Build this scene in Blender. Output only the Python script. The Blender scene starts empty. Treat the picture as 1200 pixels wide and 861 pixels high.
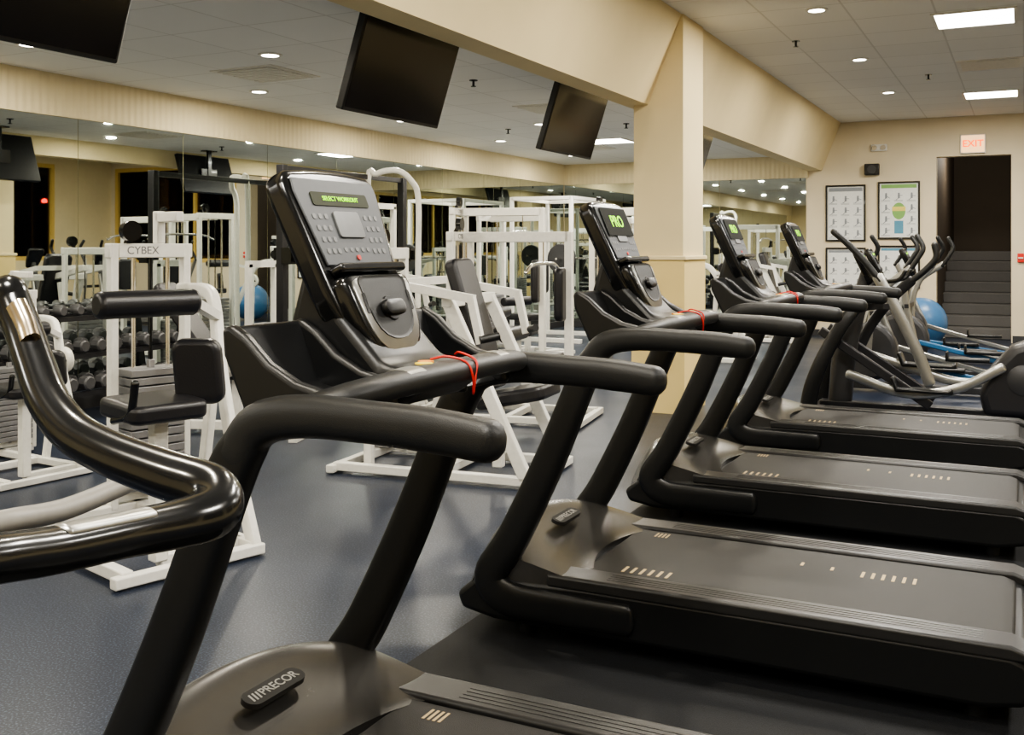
import bpy, bmesh, math, random
from mathutils import Vector, Matrix
random.seed(3)
COL=bpy.context.scene.collection
# ---------------------------------------------------------------- materials
def mat(name,col,rough=.5,metal=0.,noise=None,nscale=40,bump=0.,bscale=200,emis=0.,spec=.5,coat=0.):
    m=bpy.data.materials.new(name); m.use_nodes=True
    nt=m.node_tree; b=nt.nodes['Principled BSDF']
    c=(*col,1)
    b.inputs['Base Color'].default_value=c
    b.inputs['Roughness'].default_value=rough
    b.inputs['Metallic'].default_value=metal
    b.inputs['Specular IOR Level'].default_value=spec
    if coat: b.inputs['Coat Weight'].default_value=coat
    tc=nt.nodes.new('ShaderNodeTexCoord')
    n=nt.nodes.new('ShaderNodeTexNoise'); n.inputs['Scale'].default_value=nscale
    nt.links.new(tc.outputs['Object'],n.inputs['Vector'])
    k=noise if noise is not None else .03
    r=nt.nodes.new('ShaderNodeValToRGB')
    r.color_ramp.elements[0].position=.35; r.color_ramp.elements[1].position=.65
    r.color_ramp.elements[0].color=(*[x*(1-k) for x in col],1)
    r.color_ramp.elements[1].color=(*[min(1,x*(1+k)) for x in col],1)
    nt.links.new(n.outputs['Fac'],r.inputs['Fac'])
    nt.links.new(r.outputs['Color'],b.inputs['Base Color'])
    if bump:
        n2=nt.nodes.new('ShaderNodeTexNoise'); n2.inputs['Scale'].default_value=bscale
        nt.links.new(tc.outputs['Object'],n2.inputs['Vector'])
        bp=nt.nodes.new('ShaderNodeBump'); bp.inputs['Strength'].default_value=bump; bp.inputs['Distance'].default_value=.002
        nt.links.new(n2.outputs['Fac'],bp.inputs['Height']); nt.links.new(bp.outputs['Normal'],b.inputs['Normal'])
    if emis:
        b.inputs['Emission Color'].default_value=c; b.inputs['Emission Strength'].default_value=emis
    return m
M={}
M['black']=mat('black_plastic',(.0080,.0086,.0095),.34,bump=.12,bscale=900,spec=.45)
M['gloss']=mat('glossy_black',(.0072,.0076,.0082),.2,coat=.25)
M['rubber']=mat('rubber_grip',(.0105,.0112,.012),.42,bump=.25,bscale=700)
M['hood']=mat('graphite_paint',(.085,.083,.080),.27,metal=.65)
M['belt']=mat('treadmill_belt',(.020,.0190,.0183),.5,bump=.5,bscale=500,nscale=12,noise=.06,spec=.3)
M['rail']=mat('foot_rail',(.021,.0210,.0215),.34,bump=.2,bscale=500)
M['panel']=mat('console_panel',(.075,.080,.088),.5,metal=.1)
M['key']=mat('console_key',(.14,.145,.15),.45)
M['silver']=mat('silver_trim',(.40,.40,.38),.30,metal=.8)
M['chrome']=mat('chrome',(.78,.76,.72),.15,metal=1.)
M['gold']=mat('sensor_metal',(.66,.56,.42),.22,metal=1.)
M['white']=mat('white_frame_paint',(.80,.79,.74),.35)
M['greyarm']=mat('pale_grey_paint',(.30,.29,.27),.4)
M['pad']=mat('black_vinyl',(.014,.014,.017),.35,bump=.3,bscale=150)
M['iron']=mat('weight_steel',(.30,.30,.31),.4,metal=.6)
M['dumb']=mat('dumbbell_grey',(.10,.10,.105),.4,metal=.4)
M['red']=mat('red_cord',(.62,.02,.01),.5)
M['blue']=mat('blue_plastic',(.03,.13,.28),.35)
M['blueball']=mat('blue_vinyl',(.06,.16,.32),.35)
M['screen']=mat('screen_glass',(.006,.005,.005),.14)
M['ledback']=mat('led_window_olive',(.022,.027,.006),.5,spec=.15)
M['ledblack']=mat('led_window_black',(.004,.005,.003),.6,spec=.1)
M['lcd']=mat('grey_lcd',(.15,.155,.16),.3)
M['green']=mat('green_led',(.40,1.,.0),.5,emis=1.2,spec=.1)
M['cream_mark']=mat('belt_print',(.46,.35,.19),.6)
M['greysteel']=mat('grey_steel_paint',(.05,.05,.053),.42,metal=.3)
M['blacksteel']=mat('black_steel_paint',(.018,.018,.021),.35)
M['label']=mat('label_text_grey',(.28,.28,.27),.6)
M['badge']=mat('badge_grey',(.026,.026,.026),.6,spec=.2)
M['letter']=mat('letter_dark',(.16,.16,.17),.5)
M['orange']=mat('orange_sticker',(.9,.32,.02),.5)
M['yellow']=mat('yellow_sticker',(.85,.65,.05),.5)
M['lens']=mat('lamp_lens',(1.,.93,.80),.5,emis=18.)
M['panel_light']=mat('panel_diffuser',(1.,.97,.90),.5,emis=12.)
M['frame_tan']=mat('window_frame_gold',(.66,.46,.13),.45)
M['alu']=mat('white_metal',(.76,.74,.68),.4)
M['darkrubber']=mat('dark_speckled_mat',(.006,.0068,.0085),.6,noise=.8,nscale=300,bump=.4,bscale=300,spec=.35)
def wallmat(name,col,bump=.15):
    return mat(name,col,.75,noise=.03,nscale=2,bump=bump,bscale=60,spec=.25)
M['wall']=wallmat('cream_wall',(.78,.66,.41))
M['walltan']=wallmat('tan_wall',(.70,.61,.44))
M['wallyel']=wallmat('yellow_wainscot',(.76,.60,.27))
def ribbed():
    m=wallmat('ribbed_cream',(.74,.645,.43)); nt=m.node_tree; b=nt.nodes['Principled BSDF']
    tc=nt.nodes.new('ShaderNodeTexCoord'); w=nt.nodes.new('ShaderNodeTexWave'); w.bands_direction='DIAGONAL'
    w.inputs['Scale'].default_value=9
    mp=nt.nodes.new('ShaderNodeMapping'); mp.inputs['Scale'].default_value=(1,1,0)
    nt.links.new(tc.outputs['Object'],mp.inputs['Vector']); nt.links.new(mp.outputs['Vector'],w.inputs['Vector'])
    bp=nt.nodes.new('ShaderNodeBump'); bp.inputs['Strength'].default_value=.4; bp.inputs['Distance'].default_value=.015
    nt.links.new(w.outputs['Fac'],bp.inputs['Height']); nt.links.new(bp.outputs['Normal'],b.inputs['Normal'])
    return m
M['ribbed']=ribbed()
def tiles(name,col,line):
    m=bpy.data.materials.new(name); m.use_nodes=True; nt=m.node_tree; b=nt.nodes['Principled BSDF']
    b.inputs['Roughness'].default_value=.85
    tc=nt.nodes.new('ShaderNodeTexCoord'); br=nt.nodes.new('ShaderNodeTexBrick')
    br.offset=0; br.squash=1
    br.inputs['Scale'].default_value=1; br.inputs['Brick Width'].default_value=.61; br.inputs['Row Height'].default_value=.61
    br.inputs['Mortar Size'].default_value=.009; br.inputs['Mortar Smooth'].default_value=.3
    br.inputs['Color1'].default_value=(*col,1); br.inputs['Color2'].default_value=(*[c*.95 for c in col],1); br.inputs['Mortar'].default_value=(*line,1)
    nt.links.new(tc.outputs['Object'],br.inputs['Vector'])
    nt.links.new(br.outputs['Color'],b.inputs['Base Color'])
    bp=nt.nodes.new('ShaderNodeBump'); bp.inputs['Strength'].default_value=.15; bp.inputs['Distance'].default_value=.01; bp.invert=True
    nt.links.new(br.outputs['Fac'],bp.inputs['Height']); nt.links.new(bp.outputs['Normal'],b.inputs['Normal'])
    return m
M['ceil']=tiles('ceiling_tiles',(.86,.85,.81),(.68,.67,.63))
M['ceil_low']=tiles('ceiling_tiles_grey',(.86,.855,.83),(.70,.69,.66))
def floormat():
    m=bpy.data.materials.new('blue_grey_rubber_floor'); m.use_nodes=True; nt=m.node_tree; b=nt.nodes['Principled BSDF']
    tc=nt.nodes.new('ShaderNodeTexCoord'); v=nt.nodes.new('ShaderNodeTexNoise'); v.inputs['Scale'].default_value=140; v.inputs['Detail'].default_value=1
    r=nt.nodes.new('ShaderNodeValToRGB'); r.color_ramp.elements[0].position=.50; r.color_ramp.elements[1].position=.78
    r.color_ramp.elements[0].color=(.011,.016,.031,1); r.color_ramp.elements[1].color=(.085,.105,.155,1)
    n=nt.nodes.new('ShaderNodeTexNoise'); n.inputs['Scale'].default_value=1.5
    r2=nt.nodes.new('ShaderNodeMapRange'); r2.inputs['To Min'].default_value=.27; r2.inputs['To Max'].default_value=.42
    nt.links.new(tc.outputs['Object'],v.inputs['Vector']); nt.links.new(tc.outputs['Object'],n.inputs['Vector'])
    nt.links.new(v.outputs['Fac'],r.inputs['Fac']); nt.links.new(r.outputs['Color'],b.inputs['Base Color'])
    nt.links.new(n.outputs['Fac'],r2.inputs['Value']); nt.links.new(r2.outputs['Result'],b.inputs['Roughness'])
    b.inputs['Specular IOR Level'].default_value=.27
    b.inputs['Specular Tint'].default_value=(.78,.88,1.,1)
    bp=nt.nodes.new('ShaderNodeBump'); bp.inputs['Strength'].default_value=.15; bp.inputs['Distance'].default_value=.002
    nt.links.new(v.outputs['Fac'],bp.inputs['Height']); nt.links.new(bp.outputs['Normal'],b.inputs['Normal'])
    return m
M['floor']=floormat()
M['mirror']=mat('mirror_silvering',(.68,.73,.70),.015,metal=1.,noise=.01)
def glassmat():
    m=bpy.data.materials.new('night_window_glass'); m.use_nodes=True; nt=m.node_tree
    nt.nodes.remove(nt.nodes['Principled BSDF']); out=nt.nodes['Material Output']
    t=nt.nodes.new('ShaderNodeBsdfTransparent'); t.inputs['Color'].default_value=(.75,.62,.5,1)
    g=nt.nodes.new('ShaderNodeBsdfGlossy'); g.inputs['Roughness'].default_value=.03; g.inputs['Color'].default_value=(.4,.4,.4,1)
    f=nt.nodes.new('ShaderNodeFresnel'); f.inputs['IOR'].default_value=1.4
    mx=nt.nodes.new('ShaderNodeMixShader')
    nt.links.new(f.outputs[0],mx.inputs[0]); nt.links.new(t.outputs[0],mx.inputs[1]); nt.links.new(g.outputs[0],mx.inputs[2])
    nt.links.new(mx.outputs[0],out.inputs['Surface']); return m
M['glass']=glassmat()
M['lamp_orange']=mat('sodium_lamp',(1.,.42,.08),.5,emis=18.)
M['lamp_red']=mat('red_signal',(1.,.05,.03),.5,emis=9.)
M['paper']=mat('poster_paper',(.74,.75,.73),.5)
M['ink']=mat('poster_ink_grey',(.25,.27,.29),.6)
M['inkgreen']=mat('poster_ink_green',(.22,.42,.12),.6)
M['inkblue']=mat('poster_ink_blue',(.10,.28,.40),.6)
M['inkyellow']=mat('poster_ink_yellow',(.75,.62,.15),.6)
M['exitred']=mat('exit_letters',(1.,.10,.0),.5,emis=2.2)
M['exitface']=mat('exit_face',(1.,.60,.28),.5,emis=1.4)
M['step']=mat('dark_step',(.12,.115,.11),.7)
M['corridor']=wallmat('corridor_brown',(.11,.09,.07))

# ---------------------------------------------------------------- mesh builder
OFF=Vector((0,0,0))
class MB:
    def __init__(s): s.v=[]; s.f=[]
    def add(s,vs,fs,T=None):
        n=len(s.v)
        for p in vs:
            p=Vector(p)
            s.v.append(T@p if T else p)
        s.f+= [tuple(i+n for i in f) for f in fs]
        return s
    def box(s,lo,hi,T=None):
        x0,y0,z0=lo;x1,y1,z1=hi
        vs=[(x0,y0,z0),(x1,y0,z0),(x1,y1,z0),(x0,y1,z0),(x0,y0,z1),(x1,y0,z1),(x1,y1,z1),(x0,y1,z1)]
        return s.add(vs,[(0,3,2,1),(4,5,6,7),(0,1,5,4),(1,2,6,5),(2,3,7,6),(3,0,4,7)],T)
    def bar(s,p0,p1,w,h=None,T=None):
        h=h or w; p0=Vector(p0);p1=Vector(p1);t=(p1-p0).normalized()
        hint=Vector((0,0,1)) if abs(t.z)<.9 else Vector((1,0,0))
        u=(hint-t*hint.dot(t)).normalized(); r=t.cross(u)
        vs=[]
        for p in (p0,p1):
            for a,b in ((-1,-1),(1,-1),(1,1),(-1,1)): vs.append(p+r*a*w/2+u*b*h/2)
        return s.add(vs,[(0,3,2,1),(4,5,6,7),(0,1,5,4),(1,2,6,5),(2,3,7,6),(3,0,4,7)],T)
    def cyl(s,p0,p1,r,r2=None,n=20,T=None):
        r2=r if r2 is None else r2
        p0=Vector(p0);p1=Vector(p1);t=(p1-p0).normalized()
        hint=Vector((0,0,1)) if abs(t.z)<.9 else Vector((1,0,0))
        u=(hint-t*hint.dot(t)).normalized(); w=t.cross(u); vs=[]
        for p,rr in ((p0,r),(p1,r2)):
            for i in range(n):
                a=2*math.pi*i/n; vs.append(p+u*math.cos(a)*rr+w*math.sin(a)*rr)
        fs=[(i,(i+1)%n,n+(i+1)%n,n+i) for i in range(n)]+[tuple(range(n))[::-1],tuple(range(n,2*n))]
        return s.add(vs,fs,T)
    def sweep(s,pts,a,b=None,hint=(0,1,0),n=16,p=2.,sub=6,rnd=True,T=None):
        b=a if b is None else b
        P=[Vector(q) for q in pts]; k=len(P)
        A=a if isinstance(a,(list,tuple)) else [a]*k
        B=b if isinstance(b,(list,tuple)) else [b]*k
        out=[];oa=[];ob=[]
        for i in range(k-1):
            p0=P[i-1] if i>0 else P[i]*2-P[i+1]; p1=P[i];p2=P[i+1]; p3=P[i+2] if i+2<k else P[i+1]*2-P[i]
            for j in range(sub if i<k-2 else sub+1):
                t=j/sub
                out.append(.5*((2*p1)+(p2-p0)*t+(2*p0-5*p1+4*p2-p3)*t*t+(3*p1-p0-3*p2+p3)*t**3))
                oa.append(A[i]*(1-t)+A[i+1]*t); ob.append(B[i]*(1-t)+B[i+1]*t)
        m=len(out); T_=[]
        for i in range(m):
            T_.append((out[min(i+1,m-1)]-out[max(i-1,0)]).normalized())
        rings=[]; H=Vector(hint)
        def ring(c,t,aa,bb):
            sd=(H-t*H.dot(t)).normalized(); up=t.cross(sd); r=[]
            for q in range(n):
                th=2*math.pi*(q+.5)/n; cc=math.cos(th); ss=math.sin(th)
                r.append(c+sd*aa*math.copysign(abs(cc)**(2/p),cc)+up*bb*math.copysign(abs(ss)**(2/p),ss))
            return r
        if rnd:
            for th in (80,60,35,15):
                th=math.radians(th); e=min(oa[0],ob[0]); rings.append(ring(out[0]-T_[0]*e*math.sin(th),T_[0],oa[0]*math.cos(th),ob[0]*math.cos(th)))
        for i in range(m): rings.append(ring(out[i],T_[i],oa[i],ob[i]))
        if rnd:
            for th in (15,35,60,80):
                th=math.radians(th); e=min(oa[-1],ob[-1]); rings.append(ring(out[-1]+T_[-1]*e*math.sin(th),T_[-1],oa[-1]*math.cos(th),ob[-1]*math.cos(th)))
        vs=[q for r in rings for q in r]; R=len(rings)
        fs=[(i*n+j,i*n+(j+1)%n,(i+1)*n+(j+1)%n,(i+1)*n+j) for i in range(R-1) for j in range(n)]
        fs+=[tuple(range(n))[::-1],tuple(range((R-1)*n,R*n))]
        return s.add(vs,fs,T)
    def prism(s,ol,z0,z1,T=None):
        n=len(ol)
        vs=[(x,y,z0) for x,y in ol]+[(x,y,z1) for x,y in ol]
        fs=[(i,(i+1)%n,n+(i+1)%n,n+i) for i in range(n)]+[tuple(range(n))[::-1],tuple(range(n,2*n))]
        return s.add(vs,fs,T)
    def xz(s,ol,y0,y1):
        n=len(ol)
        vs=[(x,y0,z) for x,z in ol]+[(x,y1,z) for x,z in ol]
        fs=[(i,(i+1)%n,n+(i+1)%n,n+i) for i in range(n)]+[tuple(range(n))[::-1],tuple(range(n,2*n))]
        return s.add(vs,fs)
    def lathe(s,prof,c,ax='z',n=28):
        vs=[];c=Vector(c)
        for r,h in prof:
            for i in range(n):
                a=2*math.pi*i/n; x=r*math.cos(a); y=r*math.sin(a)
                q={'z':(x,y,h),'y':(x,h,y),'x':(h,x,y)}[ax]; vs.append(c+Vector(q))
        R=len(prof)
        fs=[(i*n+j,i*n+(j+1)%n,(i+1)*n+(j+1)%n,(i+1)*n+j) for i in range(R-1) for j in range(n)]
        fs+=[tuple(range(n))[::-1],tuple(range((R-1)*n,R*n))]
        return s.add(vs,fs)
    def dome(s,ol,c,levels,T):
        n=len(ol); vs=[]
        for sc,z in levels:
            for x,y in ol: vs.append((c[0]+(x-c[0])*sc,c[1]+(y-c[1])*sc,z))
        R=len(levels)
        fs=[(i*n+j,i*n+(j+1)%n,(i+1)*n+(j+1)%n,(i+1)*n+j) for i in range(R-1) for j in range(n)]
        fs+=[tuple(range(n))[::-1],tuple(range((R-1)*n,R*n))]
        return s.add(vs,fs,T)
    def obj(s,name,mt,parent=None,bev=0.,seg=2,ang=40,label=None):
        me=bpy.data.meshes.new(name)
        me.from_pydata([v-OFF for v in s.v],[],s.f); 
        bm=bmesh.new(); bm.from_mesh(me); bmesh.ops.recalc_face_normals(bm,faces=bm.faces); bm.to_mesh(me); bm.free()
        for p in me.polygons: p.use_smooth=True
        me.set_sharp_from_angle(angle=math.radians(ang))
        me.materials.append(M[mt] if isinstance(mt,str) else mt)
        o=bpy.data.objects.new(name,me); COL.objects.link(o)
        if parent: o.parent=parent
        if bev:
            b=o.modifiers.new('bevel','BEVEL'); b.width=bev; b.segments=seg; b.limit_method='ANGLE'; b.angle_limit=math.radians(35)
        if label: o['label']=label
        return o
def thing(name,loc,label,cat,group=None,rot=0):
    e=bpy.data.objects.new(name,None); e.empty_display_size=.1; COL.objects.link(e)
    e.location=loc; e.rotation_euler=(0,0,rot); e['label']=label; e['category']=cat
    if group: e['group']=group
    return e
def top(o,label,cat,group=None):
    o['label']=label;o['category']=cat
    if group:o['group']=group
    return o
def struct(o): o['kind']='structure'; return o
def kids(o): return [c for c in bpy.data.objects if c.parent==o]
def copy_thing(root,loc,rot=None,skip=()):
    n=root.copy(); COL.objects.link(n); n.location=loc
    if rot is not None: n.rotation_euler=(0,0,rot)
    for c in kids(root):
        if c.name.split('.')[0] in skip: continue
        k=c.copy(); COL.objects.link(k); k.parent=n
        for g in kids(c):
            if g.name.split('.')[0] in skip: continue
            q=g.copy(); COL.objects.link(q); q.parent=k
    return n
def text(name,s,size,mt,T,parent,align='CENTER',bold=0.,extr=.0006):
    cu=bpy.data.curves.new(name,'FONT'); cu.body=s; cu.size=size; cu.align_x=align; cu.align_y='CENTER'; cu.extrude=extr; cu.offset=bold
    o=bpy.data.objects.new(name,cu); COL.objects.link(o)
    bpy.context.view_layer.update()
    me=bpy.data.meshes.new_from_object(o.evaluated_get(bpy.context.evaluated_depsgraph_get()))
    bpy.data.objects.remove(o)
    TT=Matrix.Translation(-OFF)@T
    me.transform(TT)
    me.materials.clear(); me.materials.append(M[mt])
    n=bpy.data.objects.new(name,me); COL.objects.link(n)
    if parent: n.parent=parent
    return n
def frameM(o,r,u):
    r=Vector(r).normalized(); u=Vector(u).normalized(); n=r.cross(u)
    m=Matrix((( r.x,u.x,n.x,o[0]),(r.y,u.y,n.y,o[1]),(r.z,u.z,n.z,o[2]),(0,0,0,1)))
    return m
def rrect(x0,y0,x1,y1,r,n=5):
    o=[]
    for cx,cy,a0 in ((x1-r,y1-r,0),(x0+r,y1-r,90),(x0+r,y0+r,180),(x1-r,y0+r,270)):
        for i in range(n+1):
            a=math.radians(a0+90*i/n); o.append((cx+r*math.cos(a),cy+r*math.sin(a)))
    return o

# ---------------------------------------------------------------- camera
H=1.3
cd=bpy.data.cameras.new('camera'); cam=bpy.data.objects.new('camera',cd); COL.objects.link(cam)
cam.location=(0,0,H); cam.rotation_euler=(math.radians(90),0,math.radians(26.565))
cd.lens=36; cd.sensor_width=36; cd.shift_y=-140.5/1200; cd.clip_start=.02
bpy.context.scene.camera=cam
try: bpy.context.scene.view_settings.look='AgX - Medium High Contrast'
except Exception as e: print(e)

# ---------------------------------------------------------------- room
YB=15.5; XL=-6.8; XR=3.6; YF=-3.; ZR=3.12; ZL=2.66
def sbox(name,lst,mt,bev=0):
    m=MB()
    for lo,hi in lst: m.box(lo,hi)
    return struct(m.obj(name,mt,bev=bev))
sbox('floor',[((XL-.2,YF-.2,-.1),(XR+.2,19.6,0))],'floor')
sbox('wall_left',[((XL-.2,YF-.2,0),(XL,YB+.2,ZR+.1))],'wall')
sbox('wall_front',[((XL,YF-.2,0),(XR,YF,ZR+.1))],'wall')
sbox('wall_back',[((XL,YB,0),(-1.10,YB+.2,ZR+.1)),((-1.10,YB,2.57),(-.156,YB+.2,ZR+.1)),((-.156,YB,0),(.2,YB+.2,ZR+.1)),
   ((.2,YB,0),(3.5,YB+.2,1.0)),((.2,YB,2.95),(3.5,YB+.2,ZR+.1)),((3.5,YB,0),(XR+.2,YB+.2,ZR+.1))],'walltan')
wl=[((XR,YF-.2,0),(XR+.2,YB,1.05)),((XR,YF-.2,2.95),(XR+.2,YB,ZR+.1))]
wy=[(-2.2,.4),(1.0,3.6),(4.2,6.8),(7.4,10.0),(10.5,14.1)]
prev=YF-.2
for a,b in wy: wl.append(((XR,prev,1.05),(XR+.2,a,2.95))); prev=b
wl.append(((XR,prev,1.05),(XR+.2,YB,2.95)))
sbox('wall_right',wl,'wall')
sbox('ceiling',[((XL,YF,ZL),(-2.85,YB,ZL+.1))],'ceil_low')
sbox('ceiling',[((-2.5,YF,ZR),(XR,YB,ZR+.1))],'ceil')
m=MB(); m.xz([(-2.38,ZR+.02),(-2.66,2.43),(-2.85,2.43),(-2.85,ZR+.02)],YF,YB); struct(m.obj('trim_1','wall'))
m=MB(); m.box((-2.78,7.73,0),(-2.375,8.28,ZR)); struct(m.obj('trim_2','wall'))
m=MB(); m.box((-2.795,7.715,0),(-2.36,8.295,1.20)); struct(m.obj('trim_3','wallyel'))
m=MB(); m.box((-2.81,7.70,1.20),(-2.345,8.31,1.235)); struct(m.obj('trim_4','wall',bev=.008))
m=MB(); m.box((XL,YF,2.33),(XL+.035,YB,ZL)); m.box((XL,YB-.035,2.33),(-2.85,YB,ZL)); struct(m.obj('trim_5','ribbed'))
m=MB(); m.box((XL,YF,0),(XL+.02,YB,.10)); struct(m.obj('baseboard_left','greysteel'))
m=MB(); m.box((XL+.02,YB-.02,0),(-1.12,YB,.10)); m.box((-.14,YB-.02,0),(XR,YB,.10)); struct(m.obj('baseboard_back','greysteel'))
def window(n,axis,a,b,z0,z1,pos,k):
    fr=MB(); t=.08
    def B(u0,u1,w0,w1,d0=-.04,d1=.03):
        if axis=='y': fr.box((pos+d0,u0,w0),(pos+d1,u1,w1))
        else: fr.box((u0,pos+d0,w0),(u1,pos+d1,w1))
    B(a,a+t,z0,z1);B(b-t,b,z0,z1);B(a+t,b-t,z0,z0+t);B(a+t,b-t,z1-t,z1)
    for i in range(1,k):
        c=a+(b-a)*i/k; B(c-t/3,c+t/3,z0+t,z1-t)
    o=struct(fr.obj('window_%d'%n,'frame_tan'))
    g=MB()
    if axis=='y': g.box((pos+.015,a+t,z0+t),(pos+.025,b-t,z1-t))
    else: g.box((a+t,pos+.015,z0+t),(b-t,pos+.025,z1-t))
    q=g.obj('window_pane','glass',parent=o)
for i,(a,b) in enumerate(wy): window(i+1,'y',a,b,1.05,2.95,XR+.05,2)
window(6,'x',.2,3.5,1.0,2.95,YB+.05,3)
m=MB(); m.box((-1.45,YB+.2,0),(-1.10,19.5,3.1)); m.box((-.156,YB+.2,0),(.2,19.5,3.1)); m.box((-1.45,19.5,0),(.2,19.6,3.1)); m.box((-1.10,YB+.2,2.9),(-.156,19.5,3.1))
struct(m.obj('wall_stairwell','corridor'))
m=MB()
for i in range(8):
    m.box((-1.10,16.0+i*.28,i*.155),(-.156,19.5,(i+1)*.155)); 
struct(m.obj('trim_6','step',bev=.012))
def mirror(lo,hi,lab):
    m=MB(); m.box(lo,hi); return top(m.obj('mirror_panel','mirror'),lab,'mirror','floor-to-soffit wall mirrors')
y=5.79-1.15*7
while y<YB-.05:
    y1=min(y+1.15,YB-.01); mirror((XL,y+.003,.10),(XL+.012,y1-.003,2.33),'tall frameless mirror panel on the long gym wall'); y+=1.15
x=XL+.02
while x<-2.9:
    x1=min(x+1.3,-2.70); mirror((x+.003,YB-.012,.10),(x1-.003,YB,2.33),'tall frameless mirror panel on the end wall'); x+=1.3
m=MB(); m.box((-1.72,.9,0),(.6,7.6,.006)); top(m.obj('rubber_mat','darkrubber',bev=.002),'black speckled rubber mat under the treadmills','mat')

# ---------------------------------------------------------------- treadmill
def console_frame(): return frameM((-1.205,0,1.125),(0,1,0),(-.39,0,.921))
def build_treadmill(Yc,txt,tsize):
    global OFF
    OFF=Vector((-1,0,0))
    R=thing('treadmill',(-1,Yc,0),'black commercial treadmill with upright console and padded handrails','treadmill','row of identical treadmills')
    XE=.03
    m=MB(); m.xz([(-1.72,.07),(-1.74,.12),(-1.66,.19),(-1.3,.205),(XE-.06,.205),(XE-.02,.19),(XE,.14),(XE-.02,.07),(-.1,.05),(-1.6,.05)],-.405,.405)
    m.obj('deck_frame','black',R,bev=.018,seg=3)
    for sx in (-1.5,-.12):
        for sy in (-.33,.33):
            m=MB(); m.cyl((sx,sy,0.006),(sx,sy,.06),.03); m.obj('levelling_foot','black',R)
    m=MB(); m.xz([(-1.32,.18),(-1.32,.222),(XE-.09,.222),(XE-.055,.21),(XE-.045,.18)],-.28,.28); belt=m.obj('running_belt','belt',R,bev=.006)
    for xx,ya,yb in [(-1.20+i*.030,-.245,-.185) for i in range(6)]+[(-.48+i*.032,.05,.11) for i in range(6)]+[(-.58,.08,.115),(-.68,.09,.125)]:
        m=MB(); m.box((xx,ya,.2222),(xx+.010,yb,.2230)); m.obj('belt_marking','cream_mark',belt)
    for sg in (-1,1):
        m=MB(); y0,y1=sorted((sg*.288,sg*.408)); m.xz([(-1.4,.19),(-1.4,.232),(XE-.06,.232),(XE-.01,.215),(XE,.19)],y0,y1)
        fr=m.obj('foot_rail','rail',R,bev=.01,seg=3)
        for i in range(4):
            m=MB(); yy=sg*(.318+i*.018); m.box((-1.2,yy-.003,.231),(-.1,yy+.003,.2330)); m.obj('grip_ridge','rail',fr)
    for i in range(4):
        m=MB(); m.box((-1.235+i*.014,.20,.2222),(-1.228+i*.014,.25,.2230)); m.obj('belt_marking','cream_mark',belt)
    nu,nv=26,24; vs=[];fs=[]
    for i in range(nu+1):
        s=i/nu
        for j in range(nv+1):
            y=-.40+.80*j/nv; q=abs(y)/.40
            xf=-1.80+.10*q**2; xr=-1.35+.14*q**2
            x=xf+(xr-xf)*s
            if s<.28: h=.12+.20*math.sin(s/.28*math.pi/2)
            else:
                k=(s-.28)/.72; h=.32-.096*(k*k*(3-2*k))**.9
            z=.205+(h-.205)*(1-.45*q**3) if h>.205 else h
            vs.append((x,y,z))
    W=nv+1
    for i in range(nu):
        for j in range(nv): fs.append((i*W+j,i*W+j+1,(i+1)*W+j+1,(i+1)*W+j))
    per=[i*W for i in range(nu+1)]+[nu*W+j for j in range(1,W)]+[i*W+nv for i in range(nu-1,-1,-1)]+[j for j in range(nv-1,0,-1)]
    b0=len(vs)
    for p in per: vs.append((vs[p][0],vs[p][1],.10))
    n=len(per)
    for i in range(n): fs.append((per[i],per[(i+1)%n],b0+(i+1)%n,b0+i))
    fs.append(tuple(range(b0,b0+n)))
    m=MB(); m.add(vs,fs); hood=m.obj('motor_hood','hood',R,ang=50)
    T=frameM((-1.512,0.02,.3125),(0,1,0),(-1,0,.25))
    m=MB(); m.prism(rrect(-.095,-.026,.095,.026,.0255),-.012,.0008,T); m.obj('badge','badge',hood)
    m=MB()
    for i in range(3): m.prism([(-.080+i*.011,-.012),(-.075+i*.011,-.012),(-.070+i*.011,.012),(-.075+i*.011,.012)],.0006,.0014,T)
    m.obj('badge_stripes','label',hood)
    text('badge_lettering','PRECOR',.033,'label',T@Matrix.Translation((.016,0,.001)),hood,bold=.0003)
    for sg in (-1,1):
        y=sg*.40
        m=MB(); m.sweep([(-1.12,y,.125),(-1.40,y,.125),(-1.545,y,.135),(-1.605,y,.20),(-1.52,y,.34),(-1.39,y,.60),(-1.27,y,.88),(-1.22,y,.965)],[.026,.03,.034,.034,.032,.03,.028,.026],[.05,.055,.060,.058,.055,.052,.047,.04],p=3.6,n=24)
        m.obj('upright_post','black',R)
        m=MB(); m.sweep([(-1.245,y,.93),(-1.195,y,.99),(-1.10,y,1.012),(-.95,y,1.012),(-.84,y,1.008),(-.745,y,1.0)],[.028,.031,.032,.031,.031,.03],[.042,.04,.037,.035,.036,.034],p=2.6,n=24)
        m.obj('handrail','rubber',R)
        m=MB(); ya,yb=sorted((sg*.13,sg*.335))
        wall=[(-1.27,.985),(-1.325,1.10),(-1.33,1.15),(-1.31,1.158),(-1.27,1.135),(-1.22,1.09),(-1.16,1.06),(-1.09,1.045),(-1.08,.985)]
        m.xz([(-1.27,.985),(-1.325,1.10),(-1.33,1.15),(-1.31,1.155),(-1.295,1.12),(-1.255,1.03),(-1.13,1.01),(-1.10,.985)],ya,yb)
        yc,yd=sorted((sg*.322,sg*.352)); m.xz(wall,yc,yd); yc,yd=sorted((sg*.125,sg*.15)); m.xz(wall,yc,yd)
        m.obj('accessory_tray','black',R,bev=.012,seg=3)
    m=MB(); m.sweep([(-1.17,-.39,1.0),(-1.07,-.33,1.035),(-1.035,-.2,1.048),(-1.03,0,1.05),(-1.035,.2,1.048),(-1.07,.33,1.035),(-1.17,.39,1.0)],.024,.036,hint=(0,0,1),p=2.5,n=20)
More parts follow.
